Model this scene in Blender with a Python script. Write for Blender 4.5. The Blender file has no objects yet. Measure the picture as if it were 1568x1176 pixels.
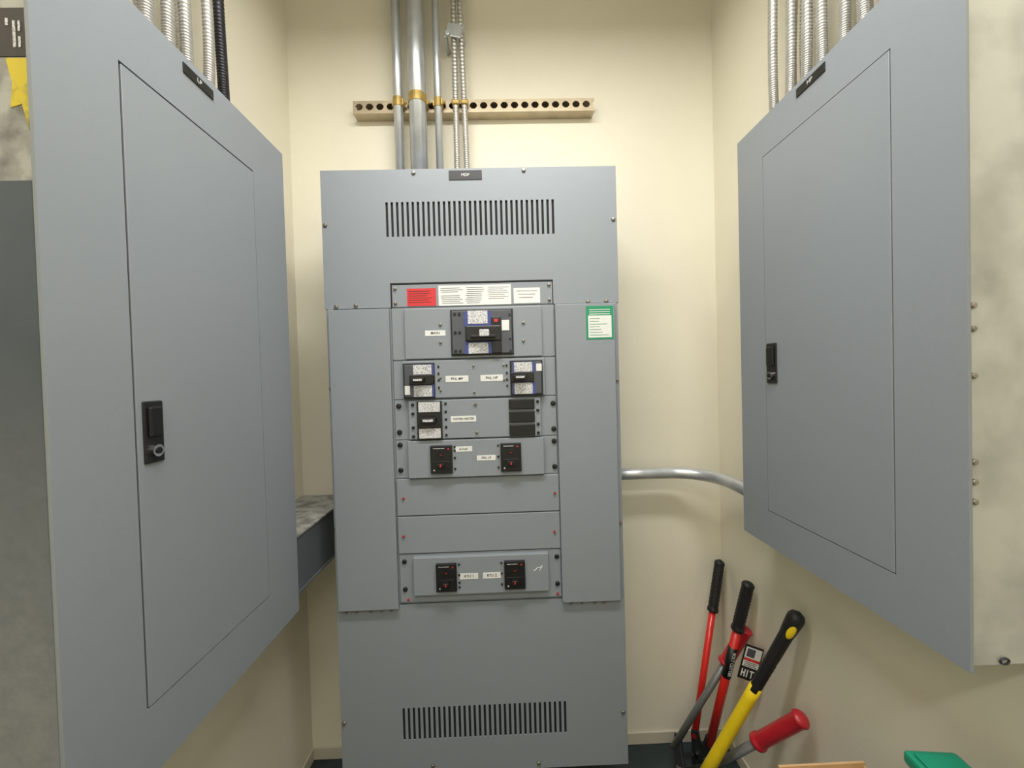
import bpy, bmesh, math, random
from mathutils import Matrix, Vector
random.seed(7)
scene=bpy.context.scene
scene.view_settings.view_transform='Standard'
scene.view_settings.look='None'
scene.view_settings.exposure=0.0
COL=bpy.context.collection

def S(r,g,b):
    f=lambda c:(c/255/12.92) if c/255<=0.04045 else ((c/255+0.055)/1.055)**2.4
    return (f(r),f(g),f(b),1)

# ------------------------------------------------------------ materials
def mat(name,col,rough=.5,metal=0,noise=0,nscale=40,bump=0,bscale=200,col2=None,spec=.5,emit=None,lo=.35,hi=.65,detail=4,rvar=0,coat=0):
    m=bpy.data.materials.new(name); m.use_nodes=True; nt=m.node_tree; N=nt.nodes; L=nt.links
    b=N['Principled BSDF']; b.inputs['Roughness'].default_value=rough; b.inputs['Metallic'].default_value=metal
    b.inputs['Specular IOR Level'].default_value=spec
    if coat: b.inputs['Coat Weight'].default_value=coat
    tc=N.new('ShaderNodeTexCoord')
    n=N.new('ShaderNodeTexNoise'); n.inputs['Scale'].default_value=nscale; n.inputs['Detail'].default_value=detail
    L.new(tc.outputs['Object'],n.inputs['Vector'])
    r=N.new('ShaderNodeValToRGB'); r.color_ramp.elements[0].position=lo; r.color_ramp.elements[1].position=hi
    c2=col2 if col2 else tuple(min(1,c*(1-noise)) for c in col[:3])+(1,)
    r.color_ramp.elements[0].color=c2; r.color_ramp.elements[1].color=col
    L.new(n.outputs['Fac'],r.inputs['Fac']); L.new(r.outputs['Color'],b.inputs['Base Color'])
    if rvar:
        mr=N.new('ShaderNodeMapRange'); mr.inputs['To Min'].default_value=rough-rvar; mr.inputs['To Max'].default_value=rough+rvar
        L.new(n.outputs['Fac'],mr.inputs['Value']); L.new(mr.outputs[0],b.inputs['Roughness'])
    if bump:
        n2=N.new('ShaderNodeTexNoise'); n2.inputs['Scale'].default_value=bscale; n2.inputs['Detail'].default_value=3
        L.new(tc.outputs['Object'],n2.inputs['Vector'])
        bp=N.new('ShaderNodeBump'); bp.inputs['Strength'].default_value=bump; bp.inputs['Distance'].default_value=.002
        L.new(n2.outputs['Fac'],bp.inputs['Height']); L.new(bp.outputs['Normal'],b.inputs['Normal'])
    if emit:
        b.inputs['Emission Color'].default_value=emit[0]; b.inputs['Emission Strength'].default_value=emit[1]
    return m
WALL=mat('cream_wall_paint',S(232,226,206),.6,noise=.03,nscale=3,bump=.25,bscale=260)
CEIL=mat('ceiling_paint',S(235,234,230),.8,noise=.03,nscale=4)
FLOOR=mat('dark_floor_paint',S(44,58,62),.45,noise=.3,nscale=9,bump=.1)
BASE=mat('cove_base_vinyl',S(205,198,180),.45,noise=.06,nscale=5)
GREY=mat('grey_enamel',S(136,142,148),.42,noise=.02,nscale=3,bump=.12,bscale=900,spec=.45)
GREY2=mat('grey_enamel_panel',S(135,141,147),.36,noise=.03,nscale=3,bump=.12,bscale=900,spec=.5)
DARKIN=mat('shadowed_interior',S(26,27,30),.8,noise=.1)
GALV=mat('galvanised_steel',S(188,188,182),.5,metal=.2,nscale=11,col2=S(156,156,150),lo=.3,hi=.6,detail=10,bump=.1,bscale=60,rvar=.08)
GALVD=mat('weathered_galvanised',S(172,171,165),.6,metal=.1,nscale=26,col2=S(112,111,106),lo=.35,hi=.62,detail=10,bump=.2,bscale=50)
WIREWAY=mat('wireway_grey',S(98,103,109),.45,metal=.1,noise=.1,nscale=6)
EMT=mat('emt_conduit_steel',S(202,206,210),.32,metal=.66,noise=.12,nscale=20,rvar=.08)
MC=mat('armoured_cable_steel',S(198,196,191),.34,metal=.62,noise=.12,nscale=30)
MCB=mat('armoured_cable_black',S(58,58,62),.4,metal=.6,noise=.15,nscale=30)
STRUT=mat('strut_zinc',S(200,184,156),.38,metal=.4,noise=.2,nscale=25)
ZINC=mat('yellow_zinc',S(196,168,100),.35,metal=.6,noise=.2,nscale=60)
SCREW=mat('screw_steel',S(150,144,134),.35,metal=.8,noise=.2,nscale=90)
BLK=mat('black_plastic',S(22,22,24),.4,noise=.1)
BLKM=mat('black_screw',S(16,16,17),.45,noise=.1)
BRK=mat('breaker_grey',S(78,80,86),.5,noise=.08)
BLUE=mat('breaker_blue',S(62,72,132),.5,noise=.08)
WHT=mat('label_white',S(222,222,218),.55,noise=.03,nscale=60)
LBLG=mat('breaker_label_print',S(212,212,212),.55,nscale=420,col2=S(150,150,152),lo=.4,hi=.52,detail=1)
TXT=mat('label_ink',S(28,28,30),.6,noise=.1)
RED=mat('label_red',S(205,48,50),.5,noise=.05)
GREEN=mat('label_green',S(30,140,96),.5,noise=.05)
REDP=mat('red_paint',S(216,38,30),.35,noise=.06,coat=.3)
REDG=mat('red_vinyl',S(190,30,44),.38,noise=.1,coat=.3)
YEL=mat('yellow_fibreglass',S(240,208,30),.4,noise=.05)
BLKR=mat('black_rubber',S(26,26,28),.5,noise=.1,bump=.2)
STEELD=mat('forged_steel_dark',S(60,62,64),.4,metal=.6,noise=.2)
STEELG=mat('tool_arm_grey',S(126,128,128),.4,metal=.4,noise=.15)
CHROME=mat('chrome',S(205,205,205),.15,metal=1,noise=.03)
GRNP=mat('green_plastic',S(20,134,104),.4,noise=.06)
CARD=mat('cardboard',S(196,160,116),.8,noise=.1)
YTAG=mat('yellow_tag',S(206,184,40),.55,nscale=60,col2=S(150,140,50),lo=.3,hi=.5)
BRN=mat('worn_black_sticker',S(48,40,38),.5,noise=.3,nscale=60)
# mottled cover: reflection put into the colour, lighter toward the floor
COVREFL=mat('mottled_reflection_cover',S(70,78,87),.5,noise=.15,nscale=12,detail=8,bump=.15,bscale=80)
nt=COVREFL.node_tree; b=nt.nodes['Principled BSDF']; tc=[n for n in nt.nodes if n.type=='TEX_COORD'][0]
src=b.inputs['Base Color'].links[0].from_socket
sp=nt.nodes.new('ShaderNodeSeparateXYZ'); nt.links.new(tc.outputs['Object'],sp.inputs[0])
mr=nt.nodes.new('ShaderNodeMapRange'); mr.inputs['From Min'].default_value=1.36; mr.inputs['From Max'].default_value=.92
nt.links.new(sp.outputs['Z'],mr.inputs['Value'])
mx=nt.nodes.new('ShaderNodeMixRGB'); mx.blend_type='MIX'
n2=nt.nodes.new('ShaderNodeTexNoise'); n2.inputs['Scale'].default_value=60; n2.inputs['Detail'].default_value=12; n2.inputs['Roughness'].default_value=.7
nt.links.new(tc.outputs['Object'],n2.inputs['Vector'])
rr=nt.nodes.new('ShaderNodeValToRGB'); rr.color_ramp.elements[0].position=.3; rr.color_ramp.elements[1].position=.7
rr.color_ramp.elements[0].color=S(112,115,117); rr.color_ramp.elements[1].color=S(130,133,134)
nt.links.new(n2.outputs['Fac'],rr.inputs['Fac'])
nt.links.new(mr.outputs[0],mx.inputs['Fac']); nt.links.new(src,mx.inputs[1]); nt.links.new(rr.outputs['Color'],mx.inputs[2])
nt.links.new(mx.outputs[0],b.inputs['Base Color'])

# ------------------------------------------------------------ builders
def empty(name):
    o=bpy.data.objects.new(name,None); o.empty_display_size=.05; COL.objects.link(o); return o
def mk(name,bm,m,parent=None,smooth=False,bevel=0,seg=2):
    bmesh.ops.recalc_face_normals(bm,faces=bm.faces)
    me=bpy.data.meshes.new(name); bm.to_mesh(me); bm.free()
    me.materials.append(m)
    if smooth:
        for p in me.polygons: p.use_smooth=True
    o=bpy.data.objects.new(name,me); COL.objects.link(o)
    if parent: o.parent=parent
    if bevel:
        bv=o.modifiers.new('bevel','BEVEL'); bv.width=bevel; bv.segments=seg; bv.limit_method='ANGLE'; bv.angle_limit=math.radians(40)
    return o
def addbox(bm,x0,x1,y0,y1,z0,z1,M=None):
    vs=[Vector((x,y,z)) for x in(x0,x1) for y in(y0,y1) for z in(z0,z1)]
    if M: vs=[M@v for v in vs]
    v=[bm.verts.new(p) for p in vs]
    for f in((0,1,3,2),(4,6,7,5),(0,4,5,1),(2,3,7,6),(0,2,6,4),(1,5,7,3)): bm.faces.new([v[i] for i in f])
def boxes(name,lst,m,parent=None,bevel=0,M=None):
    bm=bmesh.new()
    for b in lst: addbox(bm,*b,M=M)
    return mk(name,bm,m,parent,bevel=bevel)
def box(name,x0,x1,y0,y1,z0,z1,m,parent=None,bevel=0,M=None): return boxes(name,[(x0,x1,y0,y1,z0,z1)],m,parent,bevel,M)
def addcyl(bm,c,axis,r,h,seg=16,dome=0):
    c=Vector(c); a=Vector(axis).normalized(); u=a.orthogonal().normalized(); w=a.cross(u)
    prof=[(r,0),(r,h)]
    if dome: prof+= [(r*.8,h+dome*.7),(r*.4,h+dome)]
    rings=[[bm.verts.new(c+a*hh+(u*math.cos(2*math.pi*i/seg)+w*math.sin(2*math.pi*i/seg))*rr) for i in range(seg)] for rr,hh in prof]
    for k in range(len(rings)-1):
        for i in range(seg): bm.faces.new((rings[k][i],rings[k][(i+1)%seg],rings[k+1][(i+1)%seg],rings[k+1][i]))
    bm.faces.new(rings[0][::-1]); bm.faces.new(rings[-1])
def cyls(name,lst,m,parent=None,dome=0,seg=16):
    bm=bmesh.new()
    for c,a,r,h in lst: addcyl(bm,c,a,r,h,seg,dome)
    return mk(name,bm,m,parent)
def addsweep(bm,pts,rad,seg=16,caps=True,flat=1.0,up=None):
    pts=[Vector(p) for p in pts]; n=len(pts)
    if not hasattr(rad,'__len__'): rad=[rad]*n
    T=[(pts[min(i+1,n-1)]-pts[max(i-1,0)]).normalized() for i in range(n)]
    u=(Vector(up)-T[0]*T[0].dot(Vector(up))).normalized() if up else T[0].orthogonal().normalized()
    rings=[]
    for i in range(n):
        u=(u-T[i]*u.dot(T[i])).normalized(); w=T[i].cross(u)
        rings.append([bm.verts.new(pts[i]+(u*math.cos(2*math.pi*k/seg)+w*math.sin(2*math.pi*k/seg)*flat)*rad[i]) for k in range(seg)])
    for i in range(n-1):
        for k in range(seg): bm.faces.new((rings[i][k],rings[i][(k+1)%seg],rings[i+1][(k+1)%seg],rings[i+1][k]))
    if caps: bm.faces.new(rings[0][::-1]); bm.faces.new(rings[-1])
def sweep(name,pts,rad,m,parent=None,seg=20,flat=1.0,up=None):
    bm=bmesh.new(); addsweep(bm,pts,rad,seg,True,flat,up); return mk(name,bm,m,parent,smooth=True)
def lerp(a,b,t): return Vector(a)*(1-t)+Vector(b)*t
def spline(cp,n):
    cp=[Vector(p) for p in cp]; P=[cp[0]*2-cp[1]]+cp+[cp[-1]*2-cp[-2]]; out=[]
    m=len(cp)-1
    for i in range(n+1):
        s=min(i/n*m,m-1e-6); k=int(s); t=s-k; a,b_,c,d=P[k:k+4]
        out.append(.5*((2*b_)+(-a+c)*t+(2*a-5*b_+4*c-d)*t*t+(-a+3*b_-3*c+d)*t**3))
    return out
def armoured(name,specs,m,parent):
    bm=bmesh.new()
    for cp,r in specs:
        L=sum((Vector(cp[i+1])-Vector(cp[i])).length for i in range(len(cp)-1)); n=int(L/.0027)
        pts=spline(cp,n); rad=[r*(1.02,1.08,1.0,.72)[i%4] for i in range(n+1)]
        addsweep(bm,pts,rad,12)
    return mk(name,bm,m,parent,smooth=True)
def text(name,body,loc,size,m,parent,rot=(math.pi/2,0,0),align='CENTER',bold=0):
    c=bpy.data.curves.new(name,'FONT'); c.body=body; c.size=size; c.align_x=align; c.align_y='CENTER'; c.offset=bold
    c.materials.append(m); o=bpy.data.objects.new(name,c); COL.objects.link(o); o.location=loc; o.rotation_euler=rot; o.parent=parent; return o
def screws_y(name,pts,y,parent,m=SCREW,r=.0055,h=.003,dome=.002):
    return cyls(name,[((x,y,z),(0,-1,0),r,h) for x,z in pts],m,parent,dome=dome,seg=12)

# ------------------------------------------------------------ room
XL,XR,YB,YF,ZC=-.70,.747,1.33,-1.5,3.0
ZT=ZC-.002
box('wall_back',XL-.1,XR+.1,YB,YB+.1,-.05,ZC+.1,WALL)
box('wall_left',XL-.1,XL,YF-.1,YB,-.05,ZC+.1,WALL)
box('wall_right',XR,XR+.1,YF-.1,YB,-.05,ZC+.1,WALL)
box('wall_front',XL,XR,YF-.1,YF,-.05,ZC+.1,WALL)
box('floor',XL,XR,YF,YB,-.05,0,FLOOR)
box('ceiling',XL,XR,YF,YB,ZC,ZC+.05,CEIL)
box('baseboard_back',XL,XR,YB-.006,YB,0,.042,BASE,bevel=.002)
box('baseboard_left',XL,XL+.006,YF,YB-.006,0,.042,BASE,bevel=.002)
box('baseboard_right',XR-.006,XR,YF,YB-.006,0,.042,BASE,bevel=.002)

# pendant strip lights hung from the ceiling
LENS=mat('light_lens',(1,1,1,1),.5,emit=((1,.99,.97,1),3.0))
def strip_light(y,energy):
    fx=empty('pendant_strip_light')
    boxes('housing',[(-.52,.60,y-.10,y+.10,2.515,2.57)],CEIL,fx,bevel=.006)
    cyls('stems',[((x,y,2.57),(0,0,1),.008,ZC-2.571) for x in(-.40,.48)],CHROME,fx)
    box('lens',-.50,.58,y-.085,y+.085,2.508,2.515,LENS,fx)
    la=bpy.data.lights.new('tube_light','AREA'); la.shape='RECTANGLE'; la.size=1.06; la.size_y=.16; la.energy=energy; la.color=(1,.995,.975)
    lo=bpy.data.objects.new('tube_light',la); COL.objects.link(lo); lo.location=(.04,y,2.50); lo.parent=fx
strip_light(.42,22.5)
strip_light(-.80,14)

# ------------------------------------------------------------ centre distribution switchboard
P=empty('distribution_switchboard')
F=1.064; T=.0035
box('enclosure',-.466,.308,1.0735,YB-.002,.212,1.870,GREY,P,bevel=.003)
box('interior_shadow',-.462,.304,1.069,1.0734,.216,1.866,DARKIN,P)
def vent_row(x0,x1,z0,z1,n,L):
    p=(x1-x0)/(n-.45)
    sw=p*.46
    for i in range(n-1):
        a=x0+i*p+sw; L.append((a,a+p-sw,F,F+T,z0,z1))
    return x0+(n-1)*p+sw
L=[(-.4835,.324,F,F+T,1.792,1.8805),(-.4835,.324,F,F+T,1.572,1.698),(-.4835,-.303,F,F+T,1.505,1.572),(.142,.324,F,F+T,1.505,1.572),(-.4835,-.310,F,F+T,1.698,1.792)]
xe=vent_row(-.310,.152,1.698,1.792,33,L); L.append((xe,.324,F,F+T,1.698,1.792))
L+=[(-.4835,-.481,F+T,F+.014,1.505,1.8805),(.3215,.324,F+T,F+.014,1.505,1.8805),(-.481,.3215,F+T,F+.014,1.878,1.8805)]
boxes('upper_trim',L,GREY,P)
L=[(-.480,.321,F,F+T,.391,.683),(-.480,.321,F,F+T,.203,.300),(-.480,-.309,F,F+T,.300,.391)]
xe=vent_row(-.309,.150,.300,.391,33,L); L.append((xe,.321,F,F+T,.300,.391))
L+=[(-.480,-.4775,F+T,F+.014,.203,.683),(.3185,.321,F+T,F+.014,.203,.683)]
boxes('lower_trim',L,GREY,P)
boxes('side_trim',[(-.480,-.304,F+.001,F+T+.002,.685,1.503),(.144,.321,F+.001,F+T+.002,.685,1.503),(-.480,-.4775,F+T,F+.014,.685,1.503),(.3185,.321,F+T,F+.014,.685,1.503)],GREY,P)
box('cover_left',-.471,-.307,1.051,1.064,.677,1.501,GREY,P,bevel=.002)
box('cover_right',.145,.308,1.051,1.064,.677,1.502,GREY,P,bevel=.002)
boxes('deadfront_back',[(-.303,.143,1.0665,1.0689,.685,1.571)],GREY,P)
box('label_plate',-.300,.140,1.0635,1.0662,1.506,1.567,GREY,P,bevel=.001)
boxes('notch_shadow_line',[(-.303,.142,1.0625,1.0665,1.568,1.572),(-.3035,-.301,1.0625,1.0665,1.505,1.572),(.1405,.142,1.0625,1.0665,1.505,1.572)],DARKIN,P)  # dark strips drawn as the shadow line around the notch
boxes('row_plates',[(-.267,.108,1.054,1.0665,1.362,1.4995),(-.276,.112,1.052,1.0665,1.2545,1.3575),(-.262,.098,1.050,1.0665,1.143,1.2495),(-.267,.104,1.048,1.0665,1.037,1.1395),(-.263,.108,1.048,1.0665,.714,.819)],GREY,P,bevel=.002)
boxes('flange_strips',[(-.303,.143,1.063,1.0665,1.361,1.502),(-.303,.143,1.063,1.0665,1.253,1.3575),(-.303,.143,1.063,1.0665,1.142,1.2505),(-.303,.143,1.063,1.0665,1.036,1.1395)],GREY,P,bevel=.0012)
boxes('filler_plates',[(-.303,.144,1.058,1.0665,.9325,1.0335),(-.303,.144,1.058,1.0665,.8275,.9295),(-.303,.144,1.061,1.0665,.690,.8245)],GREY,P,bevel=.0015)
# screws
screws_y('trim_screws',[(-.231,1.870),(.070,1.872),(-.474,1.733),(.314,1.734),(-.452,1.511),(-.399,1.513),(.238,1.509),(.289,1.509),(-.471,.358),(.309,.353),(.067,.218),(-.229,.225)],F,P)
screws_y('edge_screws',[(-.4755,1.2885),(-.4755,.901),(.3145,1.290),(.3145,.891)],F+.001,P,r=.004)
screws_y('label_plate_screws',[(-.291,1.556),(.131,1.558),(-.291,1.517),(.131,1.517)],1.0635,P,r=.0045)
screws_y('row_screws',[(-.169,1.454),(-.170,1.406),(.057,1.454),(.056,1.405)],1.054,P,r=.004)
screws_y('row_screws_b',[(-.262,1.33),(-.262,1.31),(-.082,1.34),(-.082,1.268),(.000,1.34),(.000,1.30),(-.173,1.31),(-.173,1.276)],1.052,P,r=.003)
screws_y('row_screws_c',[(-.250,1.238),(-.250,1.214),(-.250,1.176),(-.250,1.152),(.090,1.238),(.090,1.214),(.090,1.176),(.090,1.152)],1.050,P,m=BLKM,r=.0042)
screws_y('row_screws_d',[(-.080,1.235),(-.078,1.158)],1.050,P,r=.0042)
screws_y('flange_screws',[(-.291,1.235),(-.291,1.163),(-.291,1.128),(-.291,1.058),(.134,1.231),(.134,1.160),(.134,1.126),(.134,1.055)],1.063,P,m=BLKM,r=.007)
screws_y('flange_screws_low',[(-.289,.805),(-.289,.728),(.133,.804),(.133,.728)],1.061,P,m=BLKM,r=.0065)
REDS=mat('screw_red_paint',S(170,52,56),.4,metal=.2,noise=.2,nscale=90)
screws_y('captive_screws_red',[(-.285,.981),(.132,.982),(-.288,.876),(.128,.874)],1.058,P,m=REDS,r=.0036)
screws_y('captive_screws_red_low',[(-.281,.699),(.133,.699)],1.061,P,m=REDS,r=.0036)
cyls('cover_latches',[((x,1.058,.676),(0,0,-1),.004,.006) for x in(-.452,-.425,-.385,-.355,-.33,.17,.20,.235,.262)],SCREW,P)
# nameplate + rating labels
box('nameplate',-.135,-.045,F-.002,F,1.849,1.874,BLK,P)
text('nameplate_text','MDP',(-.090,F-.0025,1.8615),.011,WHT,P)
yl=1.0628
box('red_warning_label',-.259,-.180,yl,1.0635,1.508,1.556,RED,P)
boxes('rating_labels',[(-.173,.026,yl,1.0635,1.507,1.562),(.033,.106,yl,1.0635,1.509,1.551)],WHT,P)
L=[]
for i in range(9):
    z=1.555-i*.0052
    for x0,x1 in((-.168,-.105),(-.100,-.045),(-.040,.020)):
        if random.random()<.8: L.append((x0+random.random()*.006,x1-random.random()*.015,yl-.0004,yl,z-.0006,z+.0003))
for i in range(3): L.append((.040+.004*i,.098-.006*i,yl-.0004,yl,1.542-i*.009,1.5430-i*.009))
boxes('label_print',L,TXT,P)
L=[]
for i in range(6):
    z=1.548-i*.006; L.append((-.255,-.19-random.random()*.02,yl-.0004,yl,z-.0007,z+.0004))
boxes('red_label_print',L,TXT,P)
box('green_inspection_label',.229,.304,1.0502,1.051,1.403,1.494,GREEN,P)
box('inspection_label_field',.2345,.2985,1.0496,1.0502,1.408,1.468,WHT,P)
L=[(.238,.295,1.0498,1.0502,1.483-i*.006,1.485-i*.006) for i in range(3)]
boxes('inspection_label_heading',L,WHT,P)
L=[]
for i in range(7):
    z=1.460-i*.0075; L.append((.238,.262+random.random()*.032,1.0492,1.0496,z-.0008,z+.0004))
boxes('inspection_label_print',L,GREEN,P)
# main breaker
def breaker(n,x0,x1,z0,z1,yb,h):
    box(n+'_frame',x0,x1,yb-.004,yb,z0,z1,BLK,P,bevel=.001)
    box(n+'_body',x0+.004,x1-.004,yb-h,yb-.003,z0+.004,z1-.004,BRK,P,bevel=.002)
breaker('main_breaker',-.141,.029,1.368,1.493,1.054,.010)
boxes('main_breaker_blue',[(-.104,-.030,1.0430,1.0442,1.447,1.487),(-.104,-.030,1.0430,1.0442,1.372,1.404)],BLUE,P)
boxes('main_breaker_labels',[(-.093,-.040,1.0420,1.0430,1.453,1.488),(-.093,-.040,1.0420,1.0430,1.3725,1.401)],LBLG,P)
boxes('main_breaker_escutcheon',[(-.100,-.004,1.036,1.0445,1.405,1.447)],BLK,P,bevel=.003)
box('main_breaker_side_block',-.030,-.004,1.039,1.0445,1.372,1.470,BLK,P,bevel=.002)
box('main_breaker_handle',-.062,-.036,1.016,1.038,1.416,1.434,LBLG,P,bevel=.002)
box('main_breaker_handle_bar',-.086,-.020,1.028,1.0365,1.414,1.421,BLK,P,bevel=.001)
boxes('main_breaker_adjusters',[(-.002,.018,1.0425,1.0445,1.433,1.461)],WHT,P)
box('main_breaker_trip',-.022,-.012,1.037,1.0395,1.456,1.464,RED,P)
cyls('main_breaker_lugs',[((x,1.044,z),(0,-1,0),.004,.002) for x in(-.128,-.116) for z in(1.38,1.43,1.48)]+[((.02,1.044,z),(0,-1,0),.003,.002) for z in(1.378,1.41,1.475)],BLKM,P)
# feeder breakers row B
def feeder(n,x0,x1,ux,wx,wz):
    breaker(n,x0,x1,1.255,1.351,1.052,.009)
    a,b=ux
    lo_,hi_=(a-.004,b+.0025) if a<-.1 else (a-.004,b+.008)
    if a<-.1: a-=.003; b-=.004
    boxes(n+'_blue',[(lo_,hi_,1.0424,1.0432,1.316,1.347),(lo_,hi_,1.0424,1.0432,1.259,1.292)],BLUE,P)
    boxes(n+'_labels',[(a,b,1.0416,1.0424,1.320,1.346),(a,b,1.0416,1.0424,1.260,1.290)],LBLG,P)
    box(n+'_escutcheon',a-.010,b+.004,1.037,1.0435,1.292,1.319,BLK,P,bevel=.002)
    box(n+'_handle',a-.002,b-.018,1.020,1.038,1.300,1.311,BLK,P,bevel=.0015)
    box(n+'_handle_mark',a+.004,b-.022,1.0192,1.0202,1.303,1.308,LBLG,P)
    box(n+'_trip_label',wx[0],wx[1],1.0416,1.0435,wz[0],wz[1],WHT,P)
feeder('feeder_breaker_a',-.273,-.188,(-.241,-.191),(-.268,-.254),(1.266,1.290))
feeder('feeder_breaker_b',.017,.106,(.028,.077),(.088,.103),(1.321,1.341))
# row C breakers
boxes('water_heater_breaker',[(-.238,-.171,1.042,1.0505,1.144,1.247)],BLK,P,bevel=.001)
boxes('water_heater_breaker_labels',[(-.233,-.175,1.0412,1.042,1.218,1.245),(-.233,-.175,1.0412,1.042,1.147,1.173)],LBLG,P)
box('water_heater_breaker_handle',-.226,-.186,1.028,1.042,1.188,1.203,BLK,P,bevel=.002)
box('water_heater_breaker_mark',-.220,-.192,1.027,1.0282,1.193,1.199,LBLG,P)
boxes('filler_blanks',[(.011,.081,1.043,1.0505,1.218,1.246),(.011,.081,1.043,1.0505,1.182,1.213),(.011,.081,1.043,1.0505,1.146,1.177)],BLK,P,bevel=.002)
# small breakers rows D/E
def mini(n,x0,x1,z0,z1):
    box(n+'_body',x0,x1,1.039,1.0485,z0,z1,BLK,P,bevel=.0015)
    xm=(x0+x1)/2; zm=(z0+z1)/2
    box(n+'_recess',x0+.006,x1-.006,1.0375,1.0395,zm-.026,zm-.004,BLKM,P,bevel=.001)
    box(n+'_handle',xm-.009,xm+.009,1.024,1.039,zm-.018,zm-.008,BLK,P,bevel=.0015)
    box(n+'_handle_mark',xm-.0015,xm+.0015,1.0234,1.0242,zm-.017,zm-.009,RED,P)
    cyls(n+'_dial',[((xm,1.039,zm+.014),(0,-1,0),.008,.002)],BLKM,P)
    boxes(n+'_marks',[(xm-.003,xm+.003,1.0365,1.0371,zm+.013,zm+.0142),(x1-.012,x1-.008,1.0385,1.0391,z1-.011,z1-.007)],RED,P)
    boxes(n+'_print',[(x0+.008,x1-.02,1.0386,1.0391,z1-.008,z1-.0065),(x0+.008,x0+.012,1.0386,1.0391,z0+.008,z0+.03)],LBLG,P)
mini('a_c_breaker',-.205,-.146,1.050,1.126); mini('lp_breaker',-.015,.041,1.050,1.127)
mini('rtu_breaker_a',-.200,-.144,.727,.803); mini('rtu_breaker_b',-.014,.043,.727,.804)
boxes('row_clips',[(x,x+.005,1.046,1.048,z,z+.005) for x,z in((-.142,1.118),(-.142,1.108),(-.142,1.088),(-.142,1.058),(-.024,1.118),(-.024,1.088),(-.024,1.058),(-.140,.795),(-.140,.766),(-.140,.745),(-.140,.732),(-.024,.795),(-.024,.766),(-.024,.736))]+
      [(x,x+.0045,1.050,1.052,z,z+.006) for x,z in((-.180,1.337),(-.180,1.318),(-.180,1.300),(-.180,1.280),(.006,1.335),(.006,1.315),(.006,1.297),(.006,1.280))]+
      [(-.164,-.158,1.048,1.050,z,z+.006) for z in(1.236,1.214,1.193,1.172,1.150)],BLKM,P)
def dymo(n,t,x0,x1,z0,z1,y,s=.0085):
    box(n+'_label',x0,x1,y-.0008,y,z0,z1,WHT,P); text(n+'_label_text',t,((x0+x1)/2,y-.0012,(z0+z1)/2),s,TXT,P,bold=.0001)
dymo('main','MAIN',-.211,-.156,1.424,1.439,1.054,.010)
dymo('pnl_mp','PNL MP',-.159,-.097,1.297,1.314,1.052,.010); dymo('pnl_hp','PNL HP',-.064,-.003,1.297,1.314,1.052,.010)
dymo('water_heater','WATER HEATER',-.148,-.079,1.188,1.204,1.050,.0078)
dymo('a_c','A.H.#1',-.138,-.092,1.107,1.121,1.048); dymo('pnl_lp','PNL LP',-.080,-.029,1.081,1.095,1.048)
dymo('rtu_1','RTU 1',-.136,-.086,.756,.772,1.048,.010); dymo('rtu_2','RTU 2',-.073,-.024,.756,.772,1.048,.010)
bm=bmesh.new(); addsweep(bm,[(.068,1.0478,.772),(.078,1.0478,.780),(.090,1.0478,.782),(.082,1.0478,.771),(.091,1.0478,.786)],.0012,6); mk('scuff_mark',bm,WHT,P)

# ------------------------------------------------------------ side panelboards
def side_panel(s,X,y0,y1,z0,z1,dy0,dy1,dz0,dz1,xw,ly,lz,nb,wt,gn,gt):
    p=empty('electrical_panelboard')
    t=.003
    def B(name,a,b,ya,yb,za,zb,m,bev=0):
        xs=sorted((X+s*a,X+s*b)); return box(name,xs[0],xs[1],ya,yb,za,zb,m,p,bevel=bev)
    def BB(name,l,m,bev=0):
        l2=[]
        for a,b,ya,yb,za,zb in l:
            xs=sorted((X+s*a,X+s*b)); l2.append((xs[0],xs[1],ya,yb,za,zb))
        return boxes(name,l2,m,p,bevel=bev)
    g=.0012
    BB('trim',[(0,t,y0,y1,dz1+gt,z1),(0,t,y0,y1,z0,dz0-g),(0,t,y0,dy0-gn,dz0-g,dz1+gt),(0,t,dy1+g,y1,dz0-g,dz1+gt),
       (t,.006,y0+.001,y0+.003,z0,z1),(t,.012,y1-.002,y1,z0,z1),(t,.012,y0+.002,y1-.002,z1-.002,z1),(t,.010,y0+.002,y1-.002,z0,z0+.002)],GREY2)
    B('door',-.0005,t,dy0,dy1,dz0,dz1,GREY2,.0008)
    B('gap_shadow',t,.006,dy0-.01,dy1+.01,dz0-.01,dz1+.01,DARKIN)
    B('back_box',.0065,abs(xw-X)-.001,y0+.006,y1-.006,z0+.004,z1-.006,GALV if s>0 else GALVD,.002)
    B('latch_plate',-.004,0,ly-.016,ly+.016,lz-.046,lz+.046,BLK,.002)
    B('latch_paddle',-.009,-.003,ly-.011,ly+.011,lz-.008,lz+.038,BLKM,.003)
    cyls('lock_ring',[((X-s*.004,ly,lz-.028),(-s,0,0),.009,.005)],CHROME,p,seg=24)
    cyls('lock_core',[((X-s*.009,ly,lz-.028),(-s,0,0),.005,.0012)],BLKM,p,seg=16)
    B('nameplate',-.002,0,nb[0],nb[1],nb[2],nb[3],BLK,.0003)
    text('nameplate_text',wt,(X-s*.0025,(nb[0]+nb[1])/2,(nb[2]+nb[3])/2),.011,WHT,p,rot=(math.pi/2,0,-s*math.pi/2))
    return p
PR=side_panel(1,.616,.498,.986,.890,1.889,.597,.891,.975,1.800,XR,.869,1.321,(.715,.785,1.861,1.878),'HP',.0018,.0016)
PLf=side_panel(-1,-.528,.455,.964,.738,1.868,.561,.847,.841,1.763,XL,.585,1.239,(.670,.737,1.837,1.854),'LP',.003,.003)
cyls('box_side_screws',[((.629,.504,z),(0,-1,0),.0042,.003) for z in(1.384,1.353,1.290,1.174,1.147,1.12)],SCREW,PR,dome=.0015)
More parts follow.
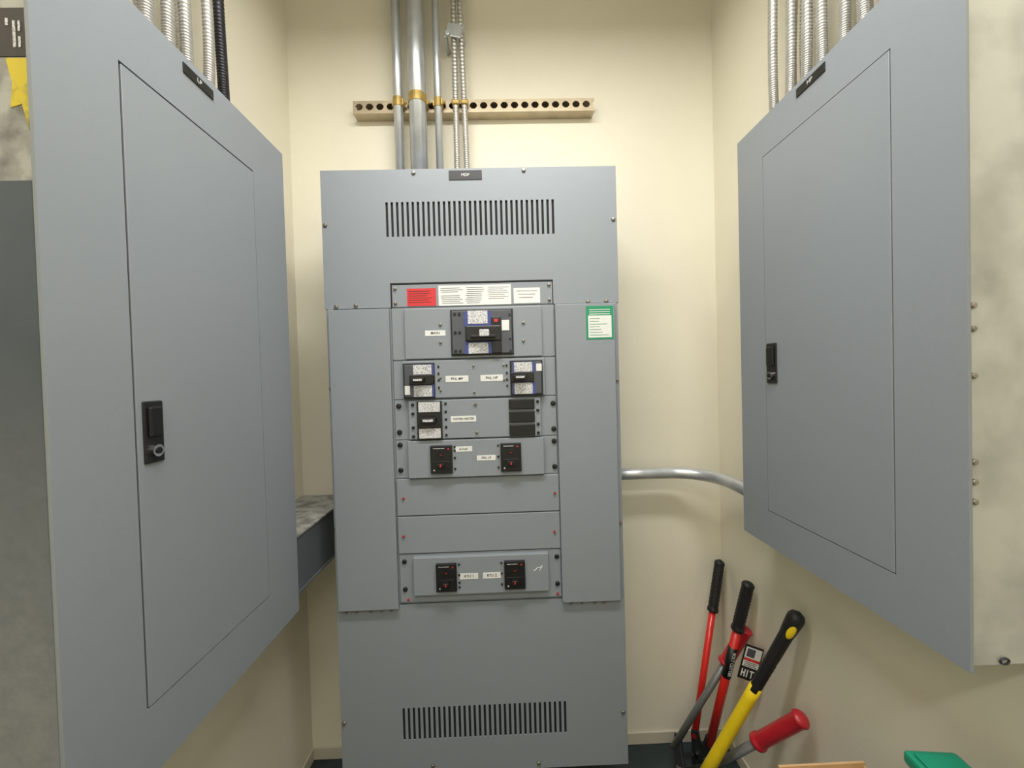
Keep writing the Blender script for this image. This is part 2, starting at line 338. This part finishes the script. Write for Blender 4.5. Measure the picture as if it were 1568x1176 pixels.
bm=bmesh.new(); pts=[(.669+.006*math.cos(a),.502,.901+.004*math.sin(a)) for a in[i*math.pi/8 for i in range(17)]]; addsweep(bm,pts,.0013,8); mk('knockout_ring',bm,STEELD,PR,smooth=True)
box('side_cover',-.698,-.535,.4565,.461,.745,1.547,COVREFL,PLf,bevel=.001)
box('side_sticker',-.570,-.5375,.4600,.461,1.690,1.745,BRN,PLf)
boxes('side_sticker_print',[(-.552,-.549,.4594,.4600,1.70,1.73),(-.546,-.5435,.4594,.4600,1.70,1.712),(-.546,-.5435,.4594,.4600,1.718,1.73),(-.560,-.557,.4594,.4600,1.725,1.733)],LBLG,PLf)
bm=bmesh.new()
poly=[(-.562,1.688),(-.534,1.688),(-.534,1.655),(-.538,1.640),(-.5395,1.606),(-.546,1.636),(-.559,1.632),(-.556,1.66)]
v=[bm.verts.new((x,.4600,z)) for x,z in poly]; v2=[bm.verts.new((x,.461,z)) for x,z in poly]
bm.faces.new(v); bm.faces.new(v2[::-1])
for i in range(len(v)): bm.faces.new((v[i],v2[i],v2[(i+1)%len(v)],v[(i+1)%len(v)]))
mk('yellow_tag_remnant',bm,YTAG,PLf)

ww=empty('wireway_trough')
box('body',XL+.001,-.537,.966,YB-.001,.776,.914,WIREWAY,ww,bevel=.002)
box('cover_lid',XL+.001,-.534,.965,YB-.001,.914,.920,GALVD,ww,bevel=.001)
box('bottom_lip',XL+.001,-.534,.966,YB-.001,.770,.776,WIREWAY,ww,bevel=.001)

# ------------------------------------------------------------ conduits and strut
st=empty('slotted_strut_channel')
sx0,sx1,sz0,sz1,sy0,sy1=-.471,.326,2.186,2.227,1.2892,1.3295
# slotted web facing the room, flanges running back to the wall
L=[(sx0,sx1,sy0,sy1,sz1-.0025,sz1),(sx0,sx1,sy0,sy1,sz0,sz0+.0025),
   (sx0,sx1,sy0,sy0+.0022,sz0+.0025,sz0+.011),(sx0,sx1,sy0,sy0+.0022,sz1-.009,sz1-.0025)]
x=sx0; zz0,zz1=sz0+.011,sz1-.009
L.append((x,x+.008,sy0,sy0+.0022,zz0,zz1)); x+=.008
bm=bmesh.new()
while x<sx1-.01:
    a=x+.024; b_=min(a+.0101,sx1)
    L.append((a,b_,sy0,sy0+.0022,zz0,zz1))
    # rounded slot corners as small chamfer wedges
    for cxn,sg in((x,1),(a,-1)):
        for cz,sz in((zz0,1),(zz1,-1)):
            tri=[(cxn,cz),(cxn+sg*.007,cz),(cxn,cz+sz*.007)]
            A=[bm.verts.new((p_,sy0,q_)) for p_,q_ in tri]; B=[bm.verts.new((p_,sy0+.0022,q_)) for p_,q_ in tri]
            bm.faces.new(A); bm.faces.new(B[::-1])
            for i in range(3): bm.faces.new((A[i],B[i],B[(i+1)%3],A[(i+1)%3]))
    x=b_
mk('slot_corners',bm,STRUT,st)
boxes('channel',L,STRUT,st)
box('slot_shadow_sheet',sx0+.001,sx1-.001,sy1-.0015,sy1,sz0+.0025,sz1-.0025,DARKIN,st)  # dark sheet standing in for the shade seen through the slots
cn=empty('metal_conduit_run')
for nm,x,r in(('conduit_small',-.3185,.0150),('conduit_large',-.2535,.0275),('conduit_slim',-.1895,.0120)):
    y=1.288-r
    sweep(nm,[(x,y,1.872),(x,y,ZT)],r,EMT,cn,seg=32)
    cyls(nm+'_connector',[((x,y,1.8815),(0,0,1),r+.004,.014)],EMT,cn,seg=24)
    bm=bmesh.new()
    n=14
    outer=[(x+(r+.0022)*math.cos(math.pi+math.pi*i/n),y+(r+.0022)*math.sin(math.pi+math.pi*i/n)) for i in range(n+1)]
    prof=[(x-r-.0022,sy0-.0006)]+outer+[(x+r+.0022,sy0-.0006)]
    pin=[(x-r-.0002,sy0-.0006)]+[(x+(r+.0002)*math.cos(math.pi+math.pi*i/n),y+(r+.0002)*math.sin(math.pi+math.pi*i/n)) for i in range(n+1)]+[(x+r+.0002,sy0-.0006)]
    z0,z1=2.192,2.220
    A=[bm.verts.new((a,b,z0)) for a,b in prof]; Bv=[bm.verts.new((a,b,z1)) for a,b in prof]
    C=[bm.verts.new((a,b,z0)) for a,b in pin]; D=[bm.verts.new((a,b,z1)) for a,b in pin]
    for i in range(len(prof)-1):
        bm.faces.new((A[i],A[i+1],Bv[i+1],Bv[i])); bm.faces.new((C[i],C[i+1],D[i+1],D[i]))
        bm.faces.new((A[i],A[i+1],C[i+1],C[i])); bm.faces.new((Bv[i],Bv[i+1],D[i+1],D[i]))
    addbox(bm,x+r-.001,x+r+.004,sy0-.026,sy0-.0006,2.196,2.216); addbox(bm,x-r-.004,x-r+.001,sy0-.020,sy0-.0006,2.196,2.216)
    addcyl(bm,(x+r-.004,sy0-.018,2.206),(1,0,0),.0045,.017,10)
    mk(nm+'_strap',bm,ZINC,cn)
armoured('armoured_feed',[([(-.134,1.277,1.872),(-.133,1.277,2.1),(-.131,1.277,2.5),(-.131,1.277,ZT)],.0092),([(-.101,1.277,1.872),(-.103,1.277,2.1),(-.109,1.277,2.5),(-.111,1.277,ZT)],.0092)],MC,cn)
cyls('armoured_feed_connectors',[((x,1.277,1.8815),(0,0,1),.0125,.018) for x in(-.134,-.101)],EMT,cn,seg=20)
boxes('armoured_feed_straps',[(x-.0125,x+.0125,1.2655,1.2885,2.199,2.214) for x in(-.1325,-.1035)],ZINC,cn,bevel=.004)
bm=bmesh.new(); M=Matrix.Translation((-.128,1.262,2.425))@Matrix.Rotation(math.radians(12),4,'Y')
addbox(bm,-.026,.024,-.005,.001,-.020,.022,M=M); addbox(bm,-.030,-.022,-.005,.066,-.028,-.008,M=M); addbox(bm,.018,.026,-.005,.066,.012,.026,M=M)
addcyl(bm,(-.150,1.258,2.41),(0,-1,0),.008,.012,14); mk('cable_clamp',bm,EMT,cn,bevel=.002)

rc=empty('bent_conduit')
pts=[(.3085,1.258,.975),(.45,1.258,.975),(.53,1.258,.975)]
cx,cy,R=.53,1.258-.135,.135
for i in range(1,13):
    a=math.pi/2*(1-i/12); pts.append((cx+R*math.cos(a),cy+R*math.sin(a),.975))
pts.append((.665,.982,.975))
sweep('tube',pts,.0185,EMT,rc,seg=28)
cyls('connectors',[((.3085,1.258,.975),(1,0,0),.023,.016),((.665,.9805,.975),(0,1,0),.023,.016)],EMT,rc,seg=24)

# ------------------------------------------------------------ armoured cable bundles above side panels
cb=empty('armoured_cable_bundle')
sp=[]; random.seed(3)
j=lambda:random.uniform(-.006,.006)
for i in range(16):
    y=.937-i*.0235; x=.690+(.016 if i%2 else -.010)
    sp.append(([(x,y,1.884),(x+j(),y+j(),2.05),(x+j(),y-.006+j(),2.4),(x,y-.005+j(),ZT)],.0098))
armoured('cables',sp,MC,cb)
cyls('connectors',[((s_[0][0][0],s_[0][0][1],1.884),(0,0,1),.0125,.02) for s_ in sp],EMT,cb,seg=16)
cb2=empty('armoured_cable_bundle')
sp=[]
for i in range(14):
    y=.838-i*.0235; x=-.618-(.020 if i%2 else -.006)
    sp.append(([(x,y,1.863),(x+j(),y+j(),2.05),(x+j(),y-.006+j(),2.4),(x,y-.005+j(),ZT)],.0098))
armoured('cables',sp,MC,cb2)
spb=[([(-.612,.893,1.863),(-.613,.890,2.0),(-.613,.884,2.2),(-.610,.88,2.55),(-.61,.88,ZT)],.0105)]
armoured('black_cable',spb,MCB,cb2)
cyls('connectors',[((s_[0][0][0],s_[0][0][1],1.863),(0,0,1),.0125,.02) for s_ in sp+spb],EMT,cb2,seg=16)

# ------------------------------------------------------------ tools
def prism(name,poly,o,u,v,th,m,parent,bev=.002):
    o=Vector(o); u=Vector(u).normalized(); v=Vector(v); v=(v-u*v.dot(u)).normalized(); w=u.cross(v)
    bm=bmesh.new(); A=[bm.verts.new(o+u*a+v*b-w*th/2) for a,b in poly]; B=[bm.verts.new(o+u*a+v*b+w*th/2) for a,b in poly]
    bm.faces.new(A); bm.faces.new(B[::-1])
    for i in range(len(A)): bm.faces.new((A[i],B[i],B[(i+1)%len(A)],A[(i+1)%len(A)]))
    return mk(name,bm,m,parent,bevel=bev)
def gripprof(a,b,r,ribs=True,flare=1.12):
    pts=[];rad=[];n=40
    for i in range(n+1):
        t=i/n; pts.append(lerp(a,b,t)); k=r
        if t<.06: k=r*flare
        if ribs and .1<t<.85: k=r*(1+.05*math.sin(t*90))
        if t>.9: k=r*flare*math.sqrt(max(.02,1-((t-.9)/.1)**2*.97))
        rad.append(k)
    return pts,rad
def handle(pre,base,top,frac,r,m,rg,mg,parent,flat=1.0):
    mid=lerp(base,top,frac)
    sweep(pre+'_tube',[Vector(base),lerp(base,mid,.5),mid],r,m,parent,seg=18,flat=flat)
    p,rd=gripprof(lerp(base,top,frac-.02),Vector(top),rg); sweep(pre+'_grip',p,rd,mg,parent,seg=20)
def head(parent,ba,bb,tip,m,scale=1):
    ba,bb,tip=Vector(ba),Vector(bb),Vector(tip)
    mid=(ba+bb)/2; v=(tip-mid).normalized(); u=(bb-ba); u=(u-v*u.dot(v)).normalized(); L=(tip-mid).length
    h=(bb-ba).length/2
    prism('cheek_plate_1',[(-h-.01,-.02),(-h+.012,-.03),(.004,.35*L),(.004,.6*L),(-.026,.6*L)],mid,u,v,.012,m,parent)
    prism('cheek_plate_2',[(h+.01,-.02),(h-.012,-.03),(-.004,.35*L),(-.004,.6*L),(.026,.6*L)],mid,u,v,.014,m,parent)
    prism('jaw_1',[(-.028,.5*L),(-.002,.5*L),(-.002,.98*L),(-.012,L),(-.026,.8*L)],mid,u,v,.018,m,parent)
    prism('jaw_2',[(.028,.5*L),(.002,.5*L),(.002,.98*L),(.012,L),(.026,.8*L)],mid,u,v,.018,m,parent)
    w=u.cross(v)
    cyls('pivot_bolts',[(mid+v*.45*L+u*s_*.012-w*.012,w,.007,.024) for s_ in(-1,1)],CHROME,parent,dome=.002)
bc=empty('bolt_cutter')
A0,A1=(.588,1.225,.115),(.722,1.292,.662)
B0,B1=(.622,1.195,.115),(.714,1.124,.676)
handle('handle_1',A0,A1,.72,.0105,REDP,.0155,BLKR,bc)
handle('handle_2',B0,B1,.74,.0125,REDP,.0165,BLKR,bc)
head(bc,A0,B0,(.602,1.215,.002),STEELD)
sweep('label_sleeve',[lerp(B0,B1,.44),lerp(B0,B1,.62)],.0135,BLK,bc,seg=20)
bd=(Vector(B1)-Vector(B0)).normalized(); ex=-bd; ez=Vector((-.15,-1,0)); ez=(ez-ex*ez.dot(ex)).normalized(); ey=ez.cross(ex)
c0=lerp(B0,B1,.53)+ez*.0142
t_=text('label_sleeve_text','BOLT CUTTER',(0,0,0),.0125,WHT,bc,bold=.0003)
t_.matrix_world=Matrix.Translation(c0)@Matrix((ex,ey,ez)).transposed().to_4x4()
M=Matrix.Translation((.706,1.105,.452))@Matrix.Rotation(math.radians(16),4,'Y')@Matrix.Rotation(math.radians(-12),4,'Z')
box('hang_tag',-.026,.024,-.0008,.0008,-.060,.042,BLK,bc,M=M)
box('hang_tag_field',-.022,.021,-.0014,-.0008,-.022,.036,WHT,bc,M=M)
box('hang_tag_picture',-.018,.004,-.0018,-.0014,.008,.032,BRK,bc,M=M)
boxes('hang_tag_stripe',[(-.022,.021,-.0018,-.0014,-.004,.004)],RED,bc,M=M)
boxes('hang_tag_print',[(-.018,.016-.004*(i%2),-.0019,-.0014,-.009-.005*i,-.0075-.005*i) for i in range(3)],TXT,bc,M=M)
boxes('hang_tag_letters',[(-.020,-.017,-.0014,-.0008,-.052,-.030),(-.012,-.009,-.0014,-.0008,-.052,-.030),(-.017,-.012,-.0014,-.0008,-.043,-.039),(-.005,-.002,-.0014,-.0008,-.052,-.030),(.002,.014,-.0014,-.0008,-.034,-.030),(.0065,.0095,-.0014,-.0008,-.052,-.034)],WHT,bc,M=M)
bc2=empty('bolt_cutter')
C0,C1=(.528,1.245,.065),(.722,1.150,.520)
D0,D1=(.565,1.125,.105),(.705,.905,.462)
def flat_arm(pre,base,top,frac):
    mid=lerp(base,top,frac)
    sweep(pre+'_arm',[Vector(base),lerp(base,mid,.5),mid],.0145,STEELG,bc2,seg=16,flat=.7)
    p,rd=gripprof(lerp(base,top,frac-.03),Vector(top),.0185,ribs=False,flare=1.2); sweep(pre+'_grip',p,rd,REDG,bc2,seg=24)
flat_arm('handle_1',C0,C1,.75); flat_arm('handle_2',D0,D1,.62)
head(bc2,C0,D0,(.505,1.17,.004),STEELD)
sh=empty('sledge_hammer')
E0,E1=(.500,1.100,.03),(.716,.930,.703)
d=Vector(E1)-Vector(E0)
sweep('yellow_handle',[lerp(E0,E1,t) for t in(0,.3,.6,.66)],[.0145,.0135,.0130,.0130],YEL,sh,seg=20,flat=1.15)
n=36; pts=[];rad=[]
for i in range(n+1):
    t=i/n; pts.append(lerp(lerp(E0,E1,.64),E1,t)); k=.0135+.0025*t
    if .08<t<.4: k+=.0006*math.sin(t*110)
    if t>.72: k+=.004*math.sin((t-.72)/.28*math.pi/2)
    if t>.92: k*=math.sqrt(max(.03,1-((t-.92)/.08)**2*.97))
    rad.append(k)
sweep('black_grip',pts,rad,BLKR,sh,seg=24)
g=lerp(E0,E1,.93)
bm=bmesh.new(); bmesh.ops.create_uvsphere(bm,u_segments=16,v_segments=10,radius=1)
q=d.normalized().to_track_quat('Z','Y').to_matrix().to_4x4()
for v in bm.verts: v.co=(Matrix.Translation(g+Vector((-.006,-.0120,0)))@q@Matrix.Diagonal((.008,.009,.024,1)))@v.co
mk('grip_inlay',bm,YEL,sh,smooth=True)
box('hammer_head',-.065,.065,-.026,.026,0,.055,STEELD,sh,bevel=.008,M=Matrix.Translation((.495,1.100,.001)))

# ------------------------------------------------------------ tote and flattened carton
tt=empty('storage_tote')
M=Matrix.Translation((.632,.50,0))@Matrix.Rotation(math.radians(-6),4,'Z')
bm=bmesh.new()
v=[]
for z,a,b_ in((0,.026,.060),(.695,.034,.068)):
    v.append([bm.verts.new(M@Vector((x_,y_,z))) for x_,y_ in((-a,-b_),(a,-b_),(a,b_),(-a,b_))])
bm.faces.new(v[0][::-1]); bm.faces.new(v[1])
for i in range(4): bm.faces.new((v[0][i],v[0][(i+1)%4],v[1][(i+1)%4],v[1][i]))
mk('body',bm,BLK,tt,bevel=.006)
box('lid',-.038,.038,-.072,.072,.692,.712,GRNP,tt,bevel=.005,M=M)
box('lid_top',-.030,.030,-.062,.062,.712,.716,GRNP,tt,bevel=.003,M=M)
cbx=empty('flattened_cardboard_box')
boxes('panels',[(.492,.655,.630,.634,.001,.562),(.494,.653,.6345,.6385,.001,.558),(.492,.655,.694,.698,.001,.566)],CARD,cbx)
boxes('folds',[(.492,.4955,.634,.694,.001,.560),(.6515,.655,.634,.694,.001,.560),(.497,.65,.640,.693,.548,.551)],CARD,cbx)

# ------------------------------------------------------------ world and camera
w=bpy.data.worlds.new('world'); scene.world=w; w.use_nodes=True
w.node_tree.nodes['Background'].inputs[0].default_value=(.9,.95,1,1); w.node_tree.nodes['Background'].inputs[1].default_value=.2
cd=bpy.data.cameras.new('camera'); cam=bpy.data.objects.new('camera',cd); COL.objects.link(cam)
cd.sensor_width=36; cd.sensor_fit='HORIZONTAL'; cd.lens=36*589/1568; cd.clip_start=.02
yaw,pitch,roll=map(math.radians,(1.17,0.97,-1.6))
Rm=(Matrix.Rotation(-yaw,3,'Z')@Matrix.Rotation(math.pi/2-pitch,3,'X')@Matrix.Rotation(roll,3,'Z'))
cam.matrix_world=Matrix.Translation((0,0,1.305))@Rm.to_4x4()
scene.camera=cam
